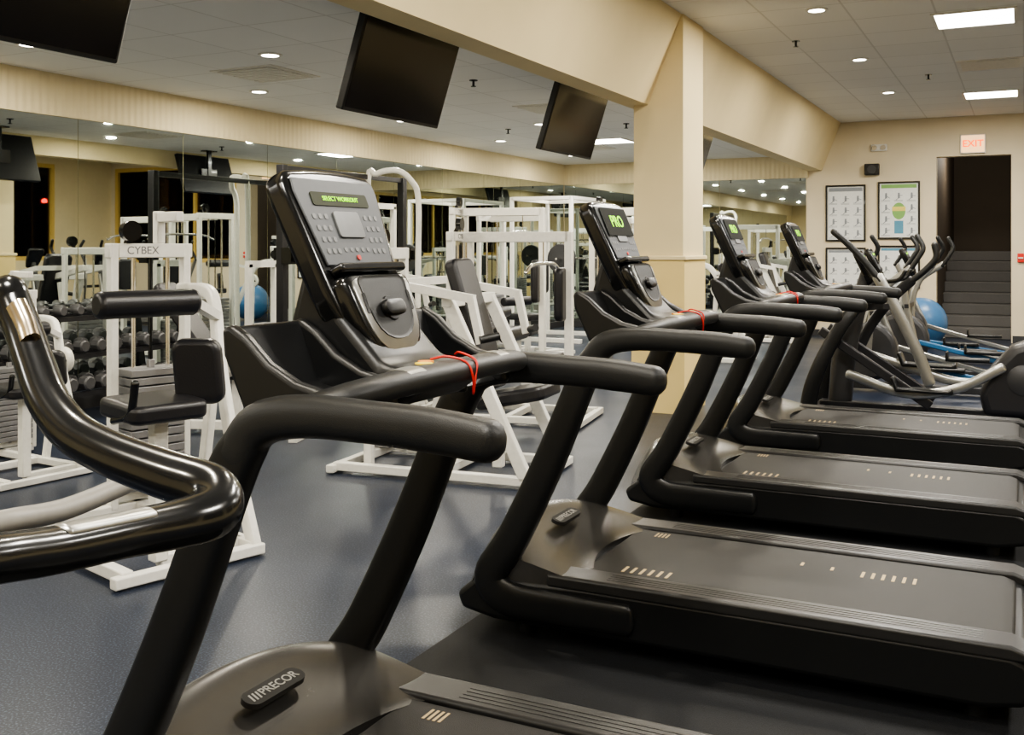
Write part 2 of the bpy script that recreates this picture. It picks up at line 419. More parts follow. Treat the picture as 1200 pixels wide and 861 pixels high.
    cb=m.obj('crossbar','rubber',R)
    for sg in (-1,1):
        m=MB(); m.sweep([(-1.035,sg*.15,1.05),(-1.038,sg*.20,1.048)],.0255,.0375,hint=(0,0,1),p=2.5,n=20,rnd=False); m.obj('pulse_sensor','silver',cb)
    m=MB(); m.cyl((-1.05,-.09,1.072),(-1.05,-.09,1.0745),.018); m.obj('yellow_sticker','yellow',cb)
    m=MB(); m.cyl((-1.07,-.05,1.070),(-1.07,-.05,1.0735),.016); m.obj('orange_sticker','orange',cb)
    m=MB(); m.sweep([(-1.07,-.03,1.075),(-1.04,-.02,1.081),(-1.003,-.005,1.07),(-.990,.0,1.04),(-.995,.01,1.005),(-.995,.02,1.04),(-1.000,.03,1.07),(-1.04,.035,1.084),(-1.06,.05,1.078)],.0024,hint=(.3,1,.2),n=8)
    m.obj('safety_lanyard','red',R)
    m=MB(); m.xz([(-1.33,1.0),(-1.09,.985),(-1.03,1.03),(-1.06,1.06),(-1.13,1.07),(-1.22,1.16),(-1.27,1.28),(-1.32,1.27),(-1.36,1.13)],-.125,.125)
    m.obj('console_base','black',R,bev=.02,seg=3)
    Tc=console_frame()
    half=[(.0,-.02),(.06,-.018),(.105,0),(.128,.05),(.140,.10),(.152,.20),(.165,.30),(.167,.335),(.160,.355),(.140,.367),(.07,.373),(0,.375)]
    ol=half+[(-a,b) for a,b in half[::-1][1:-1]]
    m=MB(); m.prism(ol,-.055,0,Tc); con=m.obj('console','gloss',R,bev=.016,seg=4)
    hp=[(0,-.075),(.035,-.072),(.065,-.060),(.088,-.040),(.103,-.012),(.112,.022),(.118,.06),(.123,.10),(.118,.115),(.10,.122),(0,.123)]
    po=hp+[(-a,b) for a,b in hp[::-1][1:-1]]
    c0=(0,.03)
    m=MB(); m.dome(po,c0,[(.80,-.05),(.93,-.035),(.99,-.01),(1.0,.008),(.985,.020),(.95,.028),(.90,.032)],Tc); m.obj('lower_pod','gloss',con,ang=60)
    m=MB(); m.dome(po,c0,[(.84,.030),(.84,.0345),(.82,.036)],Tc); m.obj('control_surround','silver',con)
    io=[(x*.66,(y-.03)*.68+.045) for x,y in po]
    m=MB(); m.dome(io,(0,.045),[(1.06,.034),(1.05,.0385),(.98,.0365),(.95,.0365)],Tc); m.obj('control_inset','rubber',con)
    m=MB(); m.cyl((0,.038,.034),(0,.038,.040),.030,.026,T=Tc); m.dome(rrect(-.038,.020,.038,.054,.016),(0,.037),[(.9,.038),(1.,.041),(1.,.047),(.93,.052),(.75,.054)],Tc); m.obj('speed_paddle','black',con)
    for sg in(-1,1):
        m=MB(); m.prism(rrect(sg*.082-.005,.03,sg*.082+.005,.075,.0045,3),.035,.038,Tc); m.obj('indicator','gloss',con)
    m=MB(); m.prism([(-.118,.148),(.118,.148),(.148,.315),(.144,.345),(-.144,.345),(-.148,.315)],0,.005,Tc); m.obj('control_panel','panel',con,bev=.003)
    m=MB(); m.prism(rrect(-.100,.283,.100,.314,.006),.005,.007,Tc); m.obj('led_window','ledback',con)
    text('led_text',txt,tsize,'green',Tc@Matrix.Translation((0,.299,.0075)),con)
    m=MB(); m.prism(rrect(-.045,.21,.045,.27,.008),.005,.009,Tc); m.obj('display_screen','lcd',con,bev=.001)
    m=MB()
    for sg in (-1,1):
        for i in range(3):
            for j in range(4):
                a=sg*(.070+i*.020)*(1-.03*(3-j)); b=.180+j*.026; m.prism(rrect(a-.0055,b-.006,a+.0055,b+.006,.0035,3),.005,.0062,Tc)
    for i in range(5): m.prism(rrect(-.045+i*.02,.178,-.034+i*.02,.188,.0035,3),.005,.0062,Tc)
    m.obj('keypad','key',con)
    m=MB(); m.prism(rrect(-.118,.124,.118,.144,.008),0,.036,Tc); m.obj('reading_rack','gloss',con,bev=.006)
    m=MB(); m.prism(rrect(-.010,.159,.001,.170,.004,3),.006,.008,Tc); m.obj('stop_key','red',con)
    OFF=Vector((0,0,0))
    return R
YC=[1.805,3.455,5.105,6.755]
t1=build_treadmill(YC[0],'SELECT WORKOUT',.0145)
def swap_text(root,txt,size):
    global OFF
    OFF=Vector((-1,0,0))
    con=[c for c in kids(root) if c.name.startswith('console') and not c.name.startswith('console_base')][0]
    for g in kids(con):
        if g.name.startswith('led_text') or g.name.startswith('led_window'): bpy.data.objects.remove(g)
    Tc=console_frame()
    m=MB(); m.prism(rrect(-.125,.232,.125,.338,.006),.0085,.0105,Tc); m.obj('led_window','ledblack',con)
    text('led_text',txt,size,'green',Tc@Matrix.Translation((0,.285,.0110)),con)
    OFF=Vector((0,0,0))
for yc,tx,sk in zip(YC[1:],('PRO','PRO','PRO'),((),(),('safety_lanyard',))):
    n=copy_thing(t1,(-1,yc,0),skip=sk); swap_text(n,tx,.062)
    
# ---------------------------------------------------------------- exercise bike
B=thing('exercise_bike',(-.6,.12,0),'black upright exercise bike with looped grips and metal pulse sensors','exercise bike')
OFF=Vector((-.6,.12,0))
for sg in (1,-1):
    def q(x,y,z): return (x,.12+sg*(y-.12),z)
    m=MB(); m.sweep([q(-.50,.12,1.14),q(-.515,.25,1.135),q(-.525,.367,1.125),q(-.54,.44,1.112),q(-.552,.51,1.103),q(-.556,.565,1.097),q(-.555,.60,1.098),q(-.575,.618,1.108),q(-.62,.612,1.118),q(-.67,.606,1.130),q(-.715,.606,1.144),q(-.752,.612,1.166),q(-.785,.624,1.195),q(-.812,.634,1.222),q(-.835,.64,1.247),q(-.842,.64,1.258)],
        [.0145,.0145,.0145,.015,.016,.018,.020,.0205,.0195,.0185,.018,.0175,.017,.0165,.017,.017],hint=(.2,.1,1),n=22,sub=5)
    hb=m.obj('handlebar','gloss',B)
    m=MB(); m.sweep([q(-.800,.6295,1.2095),q(-.8125,.6343,1.2225),q(-.829,.638,1.240)],.0125,.0085,hint=(.2,.1,1),n=16,rnd=False)
    m.v=[v+Vector((.008,-.006*sg,.006)) for v in m.v]; m.obj('pulse_sensor','gold',hb)
    m=MB(); m.sweep([q(-.5415,.450,1.1105),q(-.5475,.485,1.106),q(-.5535,.53,1.101)],.0045,.008,hint=(.2,.1,1),n=16)
    m.v=[v+Vector((.004,-.002*sg,.0125)) for v in m.v]; m.obj('pulse_sensor','silver',hb)
m=MB(); m.sweep([(-.75,.12,.35),(-.70,.12,.75),(-.60,.12,1.05),(-.50,.12,1.14)],[.05,.045,.035,.03],hint=(0,1,0)); m.obj('stem','black',B)
m=MB(); m.prism(rrect(-.13,-.02,.13,.2,.03),-.04,0,frameM((-.62,.12,1.14),(0,1,0),(-.6,0,.8))); m.obj('console','gloss',B,bev=.01)
m=MB(); m.xz([(-1.05,.12),(-1.1,.35),(-1.0,.55),(-.75,.62),(-.5,.5),(-.35,.3),(-.3,.12)],.02,.22); m.obj('body','black',B,bev=.03,seg=3)
m=MB(); m.bar((-1.05,-.15,.04),(-1.05,.39,.04),.09,.08); m.bar((-.08,-.15,.04),(-.08,.39,.04),.09,.08); m.bar((-1.05,.12,.09),(-.08,.12,.09),.1,.08); m.obj('base_frame','greysteel',B,bev=.01)
m=MB(); m.bar((-.35,.12,.12),(-.18,.12,.72),.07,.07); m.obj('seat_post','silver',B)
m=MB(); m.sweep([(-.33,.12,.76),(-.2,.12,.775),(-.08,.12,.77),(-.05,.12,.78)],[.04,.08,.12,.11],[.025,.03,.035,.03],n=20); m.obj('seat','pad',B)
for sg in (-1,1):
    m=MB(); m.bar((-.68,.12+sg*.14,.35),(-.68-sg*.12,.12+sg*.16,.35-sg*.1),.03,.02); m.box((-.73-sg*.12,.12+min(sg*.17,sg*.27),.33-sg*.1),(-.63-sg*.12,.12+max(sg*.17,sg*.27),.36-sg*.1)); m.obj('pedal','black',B,bev=.004)
OFF=Vector((-2.5,1.1,0))
R=thing('seated_leg_machine',(-2.5,1.1,0),'pale grey seated leg machine with long curved side arm','weight machine')
m=MB(); m.sweep([(-2.35,.85,.62),(-2.05,1.15,.70),(-1.92,1.42,.725),(-1.95,1.62,.705),(-2.03,1.86,.70),(-2.06,1.93,.70)],.025,hint=(0,0,1)); m.obj('swing_arm','greyarm',R)
m=MB(); m.bar((-2.9,.8,.04),(-2.2,.8,.04),.07,.07); m.bar((-2.9,.5,.03),(-2.9,1.1,.03),.07,.06); m.bar((-2.25,.5,.03),(-2.25,1.1,.03),.07,.06); m.bar((-2.4,.8,.04),(-2.35,.82,.62),.07,.07); m.bar((-2.85,.8,.04),(-2.85,.8,.95),.07,.07); m.obj('frame','greyarm',R,bev=.006)
m=MB(); m.prism(rrect(-.18,-.2,.18,.2,.05),-.04,.04,frameM((-2.55,.8,.50),(0,1,0),(-1,0,0))); m.obj('seat','pad',R,bev=.02)
m=MB(); m.prism(rrect(-.16,-.25,.16,.25,.05),-.04,.04,frameM((-2.82,.8,.80),(0,1,0),(-.2,0,1))); m.obj('backrest','pad',R,bev=.02)
m=MB(); m.cyl((-2.30,.72,.30),(-2.30,1.02,.30),.05); m.bar((-2.38,.82,.55),(-2.30,.86,.30),.04,.04); m.obj('roller_pad','pad',R,bev=.01)
OFF=Vector((0,0,0))

# ---------------------------------------------------------------- ellipticals
def ell_console(R,x,z):
    T=frameM((x,0,z),(0,1,0),(-.42,0,.907))
    m=MB(); m.prism([(-.08,-.02),(.08,-.02),(.11,.08),(.12,.24),(.10,.27),(-.10,.27),(-.12,.24),(-.11,.08)],-.05,0,T); c=m.obj('console','gloss',R,bev=.012)
    m=MB(); m.prism(rrect(-.09,.06,.09,.24,.015),0,.004,T); m.obj('control_panel','panel',c)
    m=MB(); m.prism(rrect(-.05,.11,.05,.17,.005),.004,.006,T); m.obj('display_screen','screen',c)
    m=MB(); m.prism(rrect(-.05,.20,.05,.215,.004),.004,.006,T); m.obj('led_strip','green',c)
def build_elliptical(loc,lab):
    global OFF
    OFF=Vector((-.7,0,0))
    R=thing('elliptical_trainer',loc,lab,'elliptical trainer')
    m=MB(); m.bar((-1.45,0,.06),(.1,0,.06),.12,.07); m.bar((-1.45,-.3,.03),(-1.45,.3,.03),.09,.06); m.bar((.08,-.3,.03),(.08,.3,.03),.09,.06); m.obj('base_frame','blacksteel',R,bev=.008)
    for sg in (-1,1):
        m=MB(); m.sweep([(-1.50,sg*.27,.05),(-1.46,sg*.27,.25),(-1.36,sg*.26,.50),(-1.20,sg*.22,.78),(-.98,sg*.10,1.04)],[.03,.032,.032,.03,.025],[.065,.06,.055,.05,.04],p=3,n=16); m.obj('front_leg','black',R)
        m=MB(); m.bar((-1.42,sg*.2,.66),(-.62,sg*.2,.12),.05,.07); m.obj('ramp_rail','blacksteel',R,bev=.01)
        dz=.07*sg
        m=MB(); m.sweep([(-1.20,sg*.23,.40+dz),(-.8,sg*.23,.28+dz),(-.45,sg*.22,.26),(-.14,sg*.2,.36-dz)],.025,.036,p=3); m.obj('foot_arm','silver',R)
        m=MB(); m.xz([(-.86,.295+dz),(-.90,.40+dz),(-.87,.405+dz),(-.84,.325+dz),(-.50,.32+dz),(-.47,.34+dz),(-.46,.295+dz)],sg*.23-.075,sg*.23+.075); m.obj('pedal','black',R,bev=.01)
        if sg<0: lo=[(-.62,.30),(-.70,.52),(-.84,.82),(-.98,1.08)]; hi=[(-.965,1.05),(-1.08,1.20),(-1.20,1.33),(-1.30,1.42)]
        else: lo=[(-1.22,.42),(-1.12,.65),(-.96,.88),(-.80,1.04)]; hi=[(-.815,1.02),(-.70,1.12),(-.62,1.22),(-.63,1.32)]
        m=MB(); m.sweep([(x,sg*.30,z) for x,z in lo],.024,.042,p=2.5); a=m.obj('swing_arm','silver' if sg<0 else 'blacksteel',R)
        m=MB(); m.sweep([(x,sg*.30,z) for x,z in hi],.025); m.obj('grip','rubber',a)
        m=MB(); m.sweep([(-1.04,sg*.03,1.03),(-.93,sg*.12,1.04),(-.84,sg*.18,1.06),(-.80,sg*.19,1.12)],.016); m.obj('fixed_handle','rubber',R)
    m=MB(); m.sweep([(-1.30,0,.1),(-1.26,0,.5),(-1.15,0,.9),(-1.10,0,1.12)],[.06,.06,.05,.04],[.09,.09,.06,.04],p=3); m.obj('mast','greysteel',R)
    m=MB(); m.bar((-.92,-.32,.86),(-.92,.32,.86),.04,.04); m.bar((-.92,0,.86),(-1.18,0,.82),.05,.05); m.obj('pivot_axle','blacksteel',R)
    ol=[(-.26,.06),(-.30,.22),(-.22,.42),(-.08,.58),(.06,.64),(.18,.60),(.26,.46),(.30,.25),(.28,.06)]
    m=MB(); m.xz(ol,-.16,.16); h=m.obj('flywheel_housing','blacksteel',R,bev=.06,seg=4)
    for sg in (-1,1):
        m=MB(); m.cyl((.0,sg*.155,.34),(.0,sg*.17,.34),.12,.10,n=32); m.obj('crank_disc','greysteel',h)
    ell_console(R,-1.04,1.04)
    OFF=Vector((0,0,0)); return R
def build_crosstrainer(loc,lab,ph):
    global OFF
    OFF=Vector((-.7,0,0))
    R=thing('elliptical_trainer',loc,lab,'elliptical trainer')
    m=MB(); m.bar((-1.45,0,.05),(.05,0,.05),.10,.06); m.bar((-1.40,-.28,.03),(-1.40,.28,.03),.09,.06); m.bar((.02,-.28,.03),(.02,.28,.03),.09,.06); m.obj('base_frame','greysteel',R,bev=.008)
    m=MB(); m.sweep([(-1.30,0,.1),(-1.24,0,.55),(-1.14,0,.95),(-1.10,0,1.1)],[.05,.05,.04,.035],p=3); m.obj('mast','greysteel',R)
    ol=[(-1.20+.27*math.cos(2*math.pi*i/28),.36+.27*math.sin(2*math.pi*i/28)) for i in range(28)]
    m=MB(); m.xz(ol,-.10,.10); m.obj('flywheel_housing','greysteel',R,bev=.04,seg=3)
    for sg in (-1,1):
        dz=.05*sg*ph; dx=.22*sg*ph
        m=MB(); m.bar((-1.05+dx*.3,sg*.20,.34+dz),(-.02,sg*.20,.14),.04,.05); m.obj('foot_rail','blue' if sg<0 else 'silver',R,bev=.01)
        m=MB(); m.box((-.62+dx*.4,sg*.22-.07,.255+dz*.5),(-.28+dx*.4,sg*.22+.07,.285+dz*.5)); m.box((-.64+dx*.4,sg*.22-.07,.255+dz*.5),(-.62+dx*.4,sg*.22+.07,.34+dz*.5)); m.obj('pedal','black',R,bev=.008)
        m=MB(); m.sweep([(-1.08+dx*.4,sg*.27,.33+dz),(-1.12,sg*.28,.72),(-1.10-dx*.4,sg*.29,.94),(-1.02-dx,sg*.29,1.12)],.017,.032,p=2.5); a=m.obj('swing_arm','silver',R)
        m=MB(); m.sweep([(-1.03-dx,sg*.29,1.10),(-.96-dx,sg*.29,1.21),(-.92-dx,sg*.28,1.30),(-.97-dx,sg*.26,1.40)],.022); m.obj('grip','rubber',a)
        m=MB(); m.bar((-1.38,sg*.12,.06),(-1.15,sg*.04,.9),.03,.045); m.obj('front_strut','silver',R,bev=.005)
    m=MB(); m.bar((-1.12,-.30,.72),(-1.12,.30,.72),.04,.04); m.obj('pivot_axle','blacksteel',R)
    ell_console(R,-1.06,1.05)
    OFF=Vector((0,0,0)); return R
build_elliptical((-.7,8.4,0),'dark grey elliptical trainer with broad curved black front legs')
build_crosstrainer((-.78,9.8,0),'elliptical trainer with blue foot rail, silver handle swung forward',1.)
build_crosstrainer((-.62,11.1,0),'elliptical trainer with blue foot rail, handles nearly level',-.45)
build_crosstrainer((-.75,12.5,0),'elliptical trainer with blue foot rail, handles swung wide apart',1.25)

# ---------------------------------------------------------------- strength machines
def build_machine(kind,loc,rot,Ht,lab,name):
    """local: +x is the user side, tower at -x"""
    R=thing(name,loc,lab,'weight machine',None,rot)
    m=MB(); w=.05
    ty=.33 if kind=='curl' else 0.
    yf=.30 if kind=='curl' else .40
    m.bar((-.6,-.3,.04),(.6,-.3,.04),w,w); m.bar((-.6,.3 if ty==0 else .27,.04),(.6,.3 if ty==0 else .27,.04),w,w)
    for x in (-.6,.6): m.bar((x,-.36,.03),(x,yf,.03),.05,.045)
    m.bar((0.05,-.3,.04),(.05,.27,.04),w,w)
    hw=.19 if kind=='curl' else .22
    for s in (-1,1):
        m.bar((-.42,ty+s*hw,.04),(-.42,ty+s*hw,Ht),.038,.055)
    m.bar((-.42,ty-hw-.03,Ht-.035),(-.42,ty+hw+.03,Ht-.035),.05,.07)
    m.bar((-.42,ty-hw,.1),(-.42,ty+hw,.1),.05,.05)
    if kind=='curl':
        m.bar((-.42,ty+.05,Ht),(-.42,ty+.05,Ht+.16),.045,.05); m.bar((-.42,ty+.05,Ht+.13),(-.22,ty+.05,Ht+.13),.045,.05)
        m.bar((-.42,ty+hw,.04),(-.42,-.3,.04),.05,.05)
        m.sweep([(-.42,.50,1.09),(-.05,.43,1.09),(.10,.38,1.0),(.22,.33,.78),(.40,.29,.40),(.58,.27,.05)],.024,.032,hint=(0,1,0),p=5,n=12)
        m.bar((.14,.37,.9),(.1,.29,.04),.04,.05)
        m.bar((.48,-.11,.04),(.48,-.11,.62),.06,.06); m.bar((.48,-.11,.04),(.48,.27,.04),.05,.05)
    elif kind=='press':
        m.bar((.58,.3,.05),(.12,.3,1.0),.05,.07); m.bar((.58,-.3,.05),(.12,-.3,1.0),.05,.07); m.bar((.12,-.33,1.0),(.12,.33,1.0),.06,.06)
        m.bar((.12,0,1.0),(-.42,0,1.1),.05,.06); m.bar((.3,0,.04),(.3,0,.42),.06,.06); m.bar((-.1,0,.3),(.02,0,.95),.05,.05); m.bar((.05,0,.1),(-.1,0,.35),.05,.05)
    elif kind=='tower':
        m.bar((.45,0,.04),(.45,0,Ht),.06,.06); m.bar((.45,0,Ht-.04),(-.42,0,Ht-.04),.06,.08)
        m.bar((.45,-.3,.04),(.45,.3,.04),.05,.05); m.bar((.2,0,.04),(.2,0,.42),.06,.06)
    fr=m.obj('frame','white',R,bev=.006)
    m=MB()
    for i in range(14): m.box((-.49,ty-.14,.13+i*.042),(-.33,ty+.14,.165+i*.042))
    m.bar((-.41,ty,.1),(-.41,ty,.75),.03,.03)
    m.obj('weight_stack','iron',R,bev=.003)
    for s in (-1,1):
        m=MB(); m.cyl((-.41,ty+s*.09,.1),(-.41,ty+s*.09,Ht-.07),.011,n=10); m.obj('guide_rod','chrome',R)
    m=MB(); m.cyl((-.41,ty,.7),(-.41,ty,Ht-.07),.006,n=8); m.obj('cable','gloss',R)
    m=MB(); m.cyl((-.40,ty-.12,Ht+.06),(-.36,ty-.12,Ht+.06),.05,n=20); m.bar((-.42,ty-.12,Ht-.01),(-.38,ty-.12,Ht+.06),.02,.03); m.obj('pulley','gloss',R)
    m=MB(); m.box((-.395,ty-hw+.02,Ht-.066),(-.389,ty+hw-.02,Ht-.004)); bp=m.obj('brand_plate','white',R)
    text('brand_lettering','CYBEX',.054,'letter',frameM((-.388,ty-.05,Ht-.035),(0,1,0),(0,0,1)),bp)
    def pad(nm,size,T,mt='pad'):
        q=MB(); q.prism(rrect(-size[0]/2,-size[1]/2,size[0]/2,size[1]/2,.05),-size[2]/2,size[2]/2,T); return q.obj(nm,mt,R,bev=.022,seg=3)
    if kind=='curl':
        pad('seat',(.33,.32,.075),frameM((.48,-.13,.66),(0,1,0),(-1,0,.05)))
        pad('backrest',(.20,.27,.075),frameM((.50,.06,.79),(.75,.66,0),(0,-.1,1)))
        m=MB(); m.cyl((.38,-.32,1.07),(.38,.12,1.07),.056,n=24); m.obj('roller_pad','pad',R,bev=.02)
        m=MB(); m.bar((.38,.10,1.07),(.12,.38,.98),.04,.04); m.obj('lever_arm','white',R)
        m=MB(); m.cyl((.16,.36,.80),(.16,.41,.80),.10,n=28); cm=m.obj('cam_disc','alu',R,bev=.01)
        for k in range(6):
            a=k*math.pi/3; m=MB(); m.cyl((.16+.065*math.cos(a),.355,.80+.065*math.sin(a)),(.16+.065*math.cos(a),.36,.80+.065*math.sin(a)),.012,n=10)
            m.obj('cam_hole','blacksteel',cm)
        m=MB(); m.sweep([(.45,-.28,.62),(.58,-.28,.66),(.62,-.28,.78)],.016); m.obj('grip_handle','gloss',R)
    elif kind=='press':
        pad('backrest',(.28,.78,.08),frameM((.16,0,.86),(0,1,0),(-.3,0,.95)))
        pad('seat',(.36,.42,.08),frameM((.42,0,.46),(0,1,0),(-.97,0,-.2)))
        for s in (-1,1):
            m=MB(); m.bar((-.2,s*.36,1.1),(.30,s*.36,1.02),.045,.045); m.bar((.28,s*.36,1.04),(.34,s*.36,.78),.04,.04); a=m.obj('press_arm','white',R)
            m=MB(); m.cyl((.34,s*.38,.80),(.42,s*.30,.82),.022,n=14); m.obj('grip','rubber',a)
        m=MB(); m.bar((-.2,-.38,1.1),(-.2,.38,1.1),.045,.045); m.obj('pivot_bar','white',R)
    else:
        pad('seat',(.34,.40,.08),frameM((.18,0,.46),(0,1,0),(-1,0,0)))
        m=MB(); m.cyl((.02,-.24,.64),(.02,.24,.64),.055,n=20); m.obj('thigh_roller','pad',R,bev=.015)
        m=MB(); m.sweep([(.25,-.45,Ht-.30),(.25,-.3,Ht-.25),(.25,0,Ht-.24),(.25,.3,Ht-.25),(.25,.45,Ht-.30)],.014,hint=(1,0,0)); m.cyl((.25,0,Ht-.24),(.25,0,Ht-.08),.005,n=8); m.obj('lat_bar','chrome',R)
        pad('backrest',(.28,.4,.07),frameM((.40,0,.95),(0,1,0),(0,0,1)))
    R['group']='white framed strength machines'
    return R
NB=('brand_plate',)
mc=build_machine('curl',(-3.55,3.29,0),-.28,1.32,'white framed leg curl machine with black vinyl seat and roller','leg_curl_machine')
mp=build_machine('press',(-3.0,5.2,0),.1,1.30,'white framed chest press machine with tall black back pad','chest_press_machine')
mt_=build_machine('tower',(-4.75,9.2,0),.2,1.70,'white framed seated pulldown tower with black seat','pulldown_machine')
for c in list(kids(mp)):
    if c.name.startswith('brand_plate'):
        for g in kids(c): bpy.data.objects.remove(g)
mt2=build_machine('tower',(-3.5,7.0,0),.15,1.42,'low white framed cable row tower beside the column','cable_row_machine')
copy_thing(mt_,(-5.6,11.3,0),-.3,skip=NB); copy_thing(mt_,(-3.45,9.75,0),.0,skip=NB); copy_thing(mp,(-4.9,7.2,0),.15,skip=NB)
copy_thing(mc,(-5.35,4.0,0),-.1,skip=NB+('pulley',)).scale=(.85,.85,.78)
copy_thing(mt_,(-4.3,12.9,0),0,skip=NB); copy_thing(mc,(-3.4,11.6,0),0,skip=NB); copy_thing(mp,(-3.3,14.3,0),0,skip=NB)

R=thing('cable_crossover_station',(-6.0,8.35,0),'tall black and white cable crossover station against the mirrors','weight machine')
OFF=Vector((-6.0,8.35,0))
for yy in (7.35,9.35):
    m=MB(); m.bar((-6.0,yy,0.0),(-6.0,yy,2.05),.07,.08); m.bar((-6.35,yy,.04),(-5.6,yy,.04),.08,.07)
    m.obj('column','blacksteel',R,bev=.006)
m=MB(); m.bar((-6.0,7.35,2.02),(-6.0,9.35,2.02),.04,.05); m.obj('top_beam','blacksteel',R,bev=.004)
m=MB(); m.sweep([(-6.0,8.7,.04),(-6.0,8.7,1.9),(-5.9,8.72,2.05),(-5.7,8.8,2.08),(-5.6,8.9,1.98),(-5.58,9.0,1.8),(-5.58,9.0,1.2),(-5.6,9.0,.3),(-5.7,9.0,.04)],.030,hint=(.3,1,.1)); m.obj('curved_frame','white',R)
for yy,hh in ((7.35,1.15),(9.35,1.75)):
    m=MB()
    for i in range(16): m.box((-6.32,yy-.14,.1+i*.032),(-6.14,yy+.14,.128+i*.032))
    m.obj('weight_stack','iron',R)
    m=MB(); m.bar((-6.23,yy-.18,0),(-6.23,yy-.18,hh),.05,.05); m.bar((-6.23,yy+.18,0),(-6.23,yy+.18,hh),.05,.05); m.bar((-6.23,yy-.2,hh),(-6.23,yy+.2,hh),.05,.06); m.obj('stack_frame','white',R)
    m=MB(); m.box((-5.97,yy-.05,1.15),(-5.86,yy+.05,1.3)); m.cyl((-5.84,yy-.02,1.22),(-5.84,yy+.02,1.22),.05); m.obj('pulley_carriage','gloss',R)
OFF=Vector((0,0,0))
def rack(loc,rot):
    R=thing('smith_machine',loc,'white smith machine rack with loaded barbell','weight machine',None,rot)
    m=MB()
    for x in (-.45,.45):
        for y in (-.6,.6): m.bar((x,y,0),(x,y,2.0),.05,.05)
    for y in (-.6,.6): m.bar((-.45,y,1.98),(.45,y,1.98),.05,.05); m.bar((-.6,y,.03),(.6,y,.03),.06,.06)
    for x in (-.45,.45): m.bar((x,-.6,1.98),(x,.6,1.98),.05,.05)
    m.obj('frame','white',R,bev=.005)
    m=MB(); m.cyl((.38,-.95,1.15),(.38,.95,1.15),.015,n=12); m.obj('barbell','chrome',R)
    for s in (-1,1):
        m=MB(); m.cyl((.38,s*.75,1.15),(.38,s*.80,1.15),.2,n=28); m.obj('weight_plate','greysteel',R,bev=.01)
    return R
rk=rack((-5.95,13.4,0),0)
def bench(loc,rot):
    R=thing('incline_bench',loc,'adjustable black vinyl incline bench with white frame','bench',None,rot)
    m=MB(); m.bar((-.6,0,.06),(.6,0,.06),.06,.06); m.bar((-.6,-.25,.03),(-.6,.25,.03),.06,.06); m.bar((.6,-.25,.03),(.6,.25,.03),.06,.06); m.bar((.1,0,.06),(.1,0,.4),.06,.06); m.bar((-.45,0,.08),(-.3,0,.7),.05,.05); m.obj('frame','white',R,bev=.004)
    m=MB(); m.prism(rrect(-.14,-.4,.14,.4,.05),-.035,.035,frameM((-.22,0,.72),(0,1,0),(-.6,0,.8))); m.obj('backrest','pad',R,bev=.02)
    m=MB(); m.prism(rrect(-.15,-.19,.15,.19,.05),-.035,.035,frameM((.24,0,.44),(0,1,0),(-1,0,-.1))); m.obj('seat','pad',R,bev=.02)
    return R
b1=bench((-5.0,5.5,0),.3)
R=thing('dumbbell_rack',(-6.45,5.6,0),'three tier dark steel dumbbell rack along the mirror','rack')
OFF=Vector((-6.45,5.6,0))
TIERS=((.22,-6.40,.055),(.50,-6.45,.048),(.78,-6.5,.038))
for yy in (4.55,6.65):
    m=MB(); m.bar((-6.6,yy,0),(-6.48,yy,.86),.07,.06); m.bar((-6.7,yy,.03),(-6.15,yy,.03),.07,.05); m.obj('end_frame','blacksteel',R)
for z,x,r in TIERS:
    m=MB(); m.box((x-.13,4.5,z-.02),(x-.08,6.7,z+.015)); m.box((x+.06,4.5,z-.035),(x+.11,6.7,z)); m.box((x-.1,4.55,z-.03),(x+.08,4.6,z-.005)); m.box((x-.1,6.6,z-.03),(x+.08,6.65,z-.005)); m.obj('shelf','blacksteel',R)
OFF=Vector((0,0,0))
def dumbbell(loc,r):
    m=MB(); 
    for s in (-1,1): m.lathe([(r*.8,s*.05),(r,s*.06),(r,s*.13),(r*.8,s*.14)],(0,0,0),'x',n=8)
    m.cyl((-.06,0,0),(.06,0,0),.014,n=10)
    o=m.obj('dumbbell','dumb'); o.location=loc; return top(o,'grey iron dumbbell resting on the rack','dumbbell','dumbbells on the rack')
for z,x,r in TIERS:
    d0=dumbbell((x,4.68,z+r*.95+.01),r)
    for i in range(1,13):
        c=d0.copy(); COL.objects.link(c); c.location=(x,4.68+i*.155,z+r*.95+.01)

# ---------------------------------------------------------------- televisions
def tv(yc):
    R=thing('television',(-3.25,yc,2.66),'black flat television hung tilted from the ceiling','television','ceiling hung televisions')
    global OFF; OFF=Vector((-3.25,0,2.66))
    T=frameM((-3.25,0,2.315),(0,1,0),(.16,0,.5))
    m=MB(); m.prism(rrect(-.51,-.275,.51,.275,.01),-.05,0,T); b=m.obj('housing','black',R,bev=.006)
    m=MB(); m.prism(rrect(-.495,-.255,.495,.262,.004),0,.002,T); m.obj('screen','screen',R)
    m=MB(); m.box((-3.34,-.03,2.3),(-3.30,.03,2.66)); m.box((-3.38,-.1,2.645),(-3.26,.1,2.66)); m.box((-3.33,-.15,2.25),(-3.29,.15,2.4)); m.obj('ceiling_mount','gloss',R)
    OFF=Vector((0,0,0)); return R
tv0=tv(5.1)
for yc in (2.53,7.67,10.98): copy_thing(tv0,(-3.25,yc,2.66))

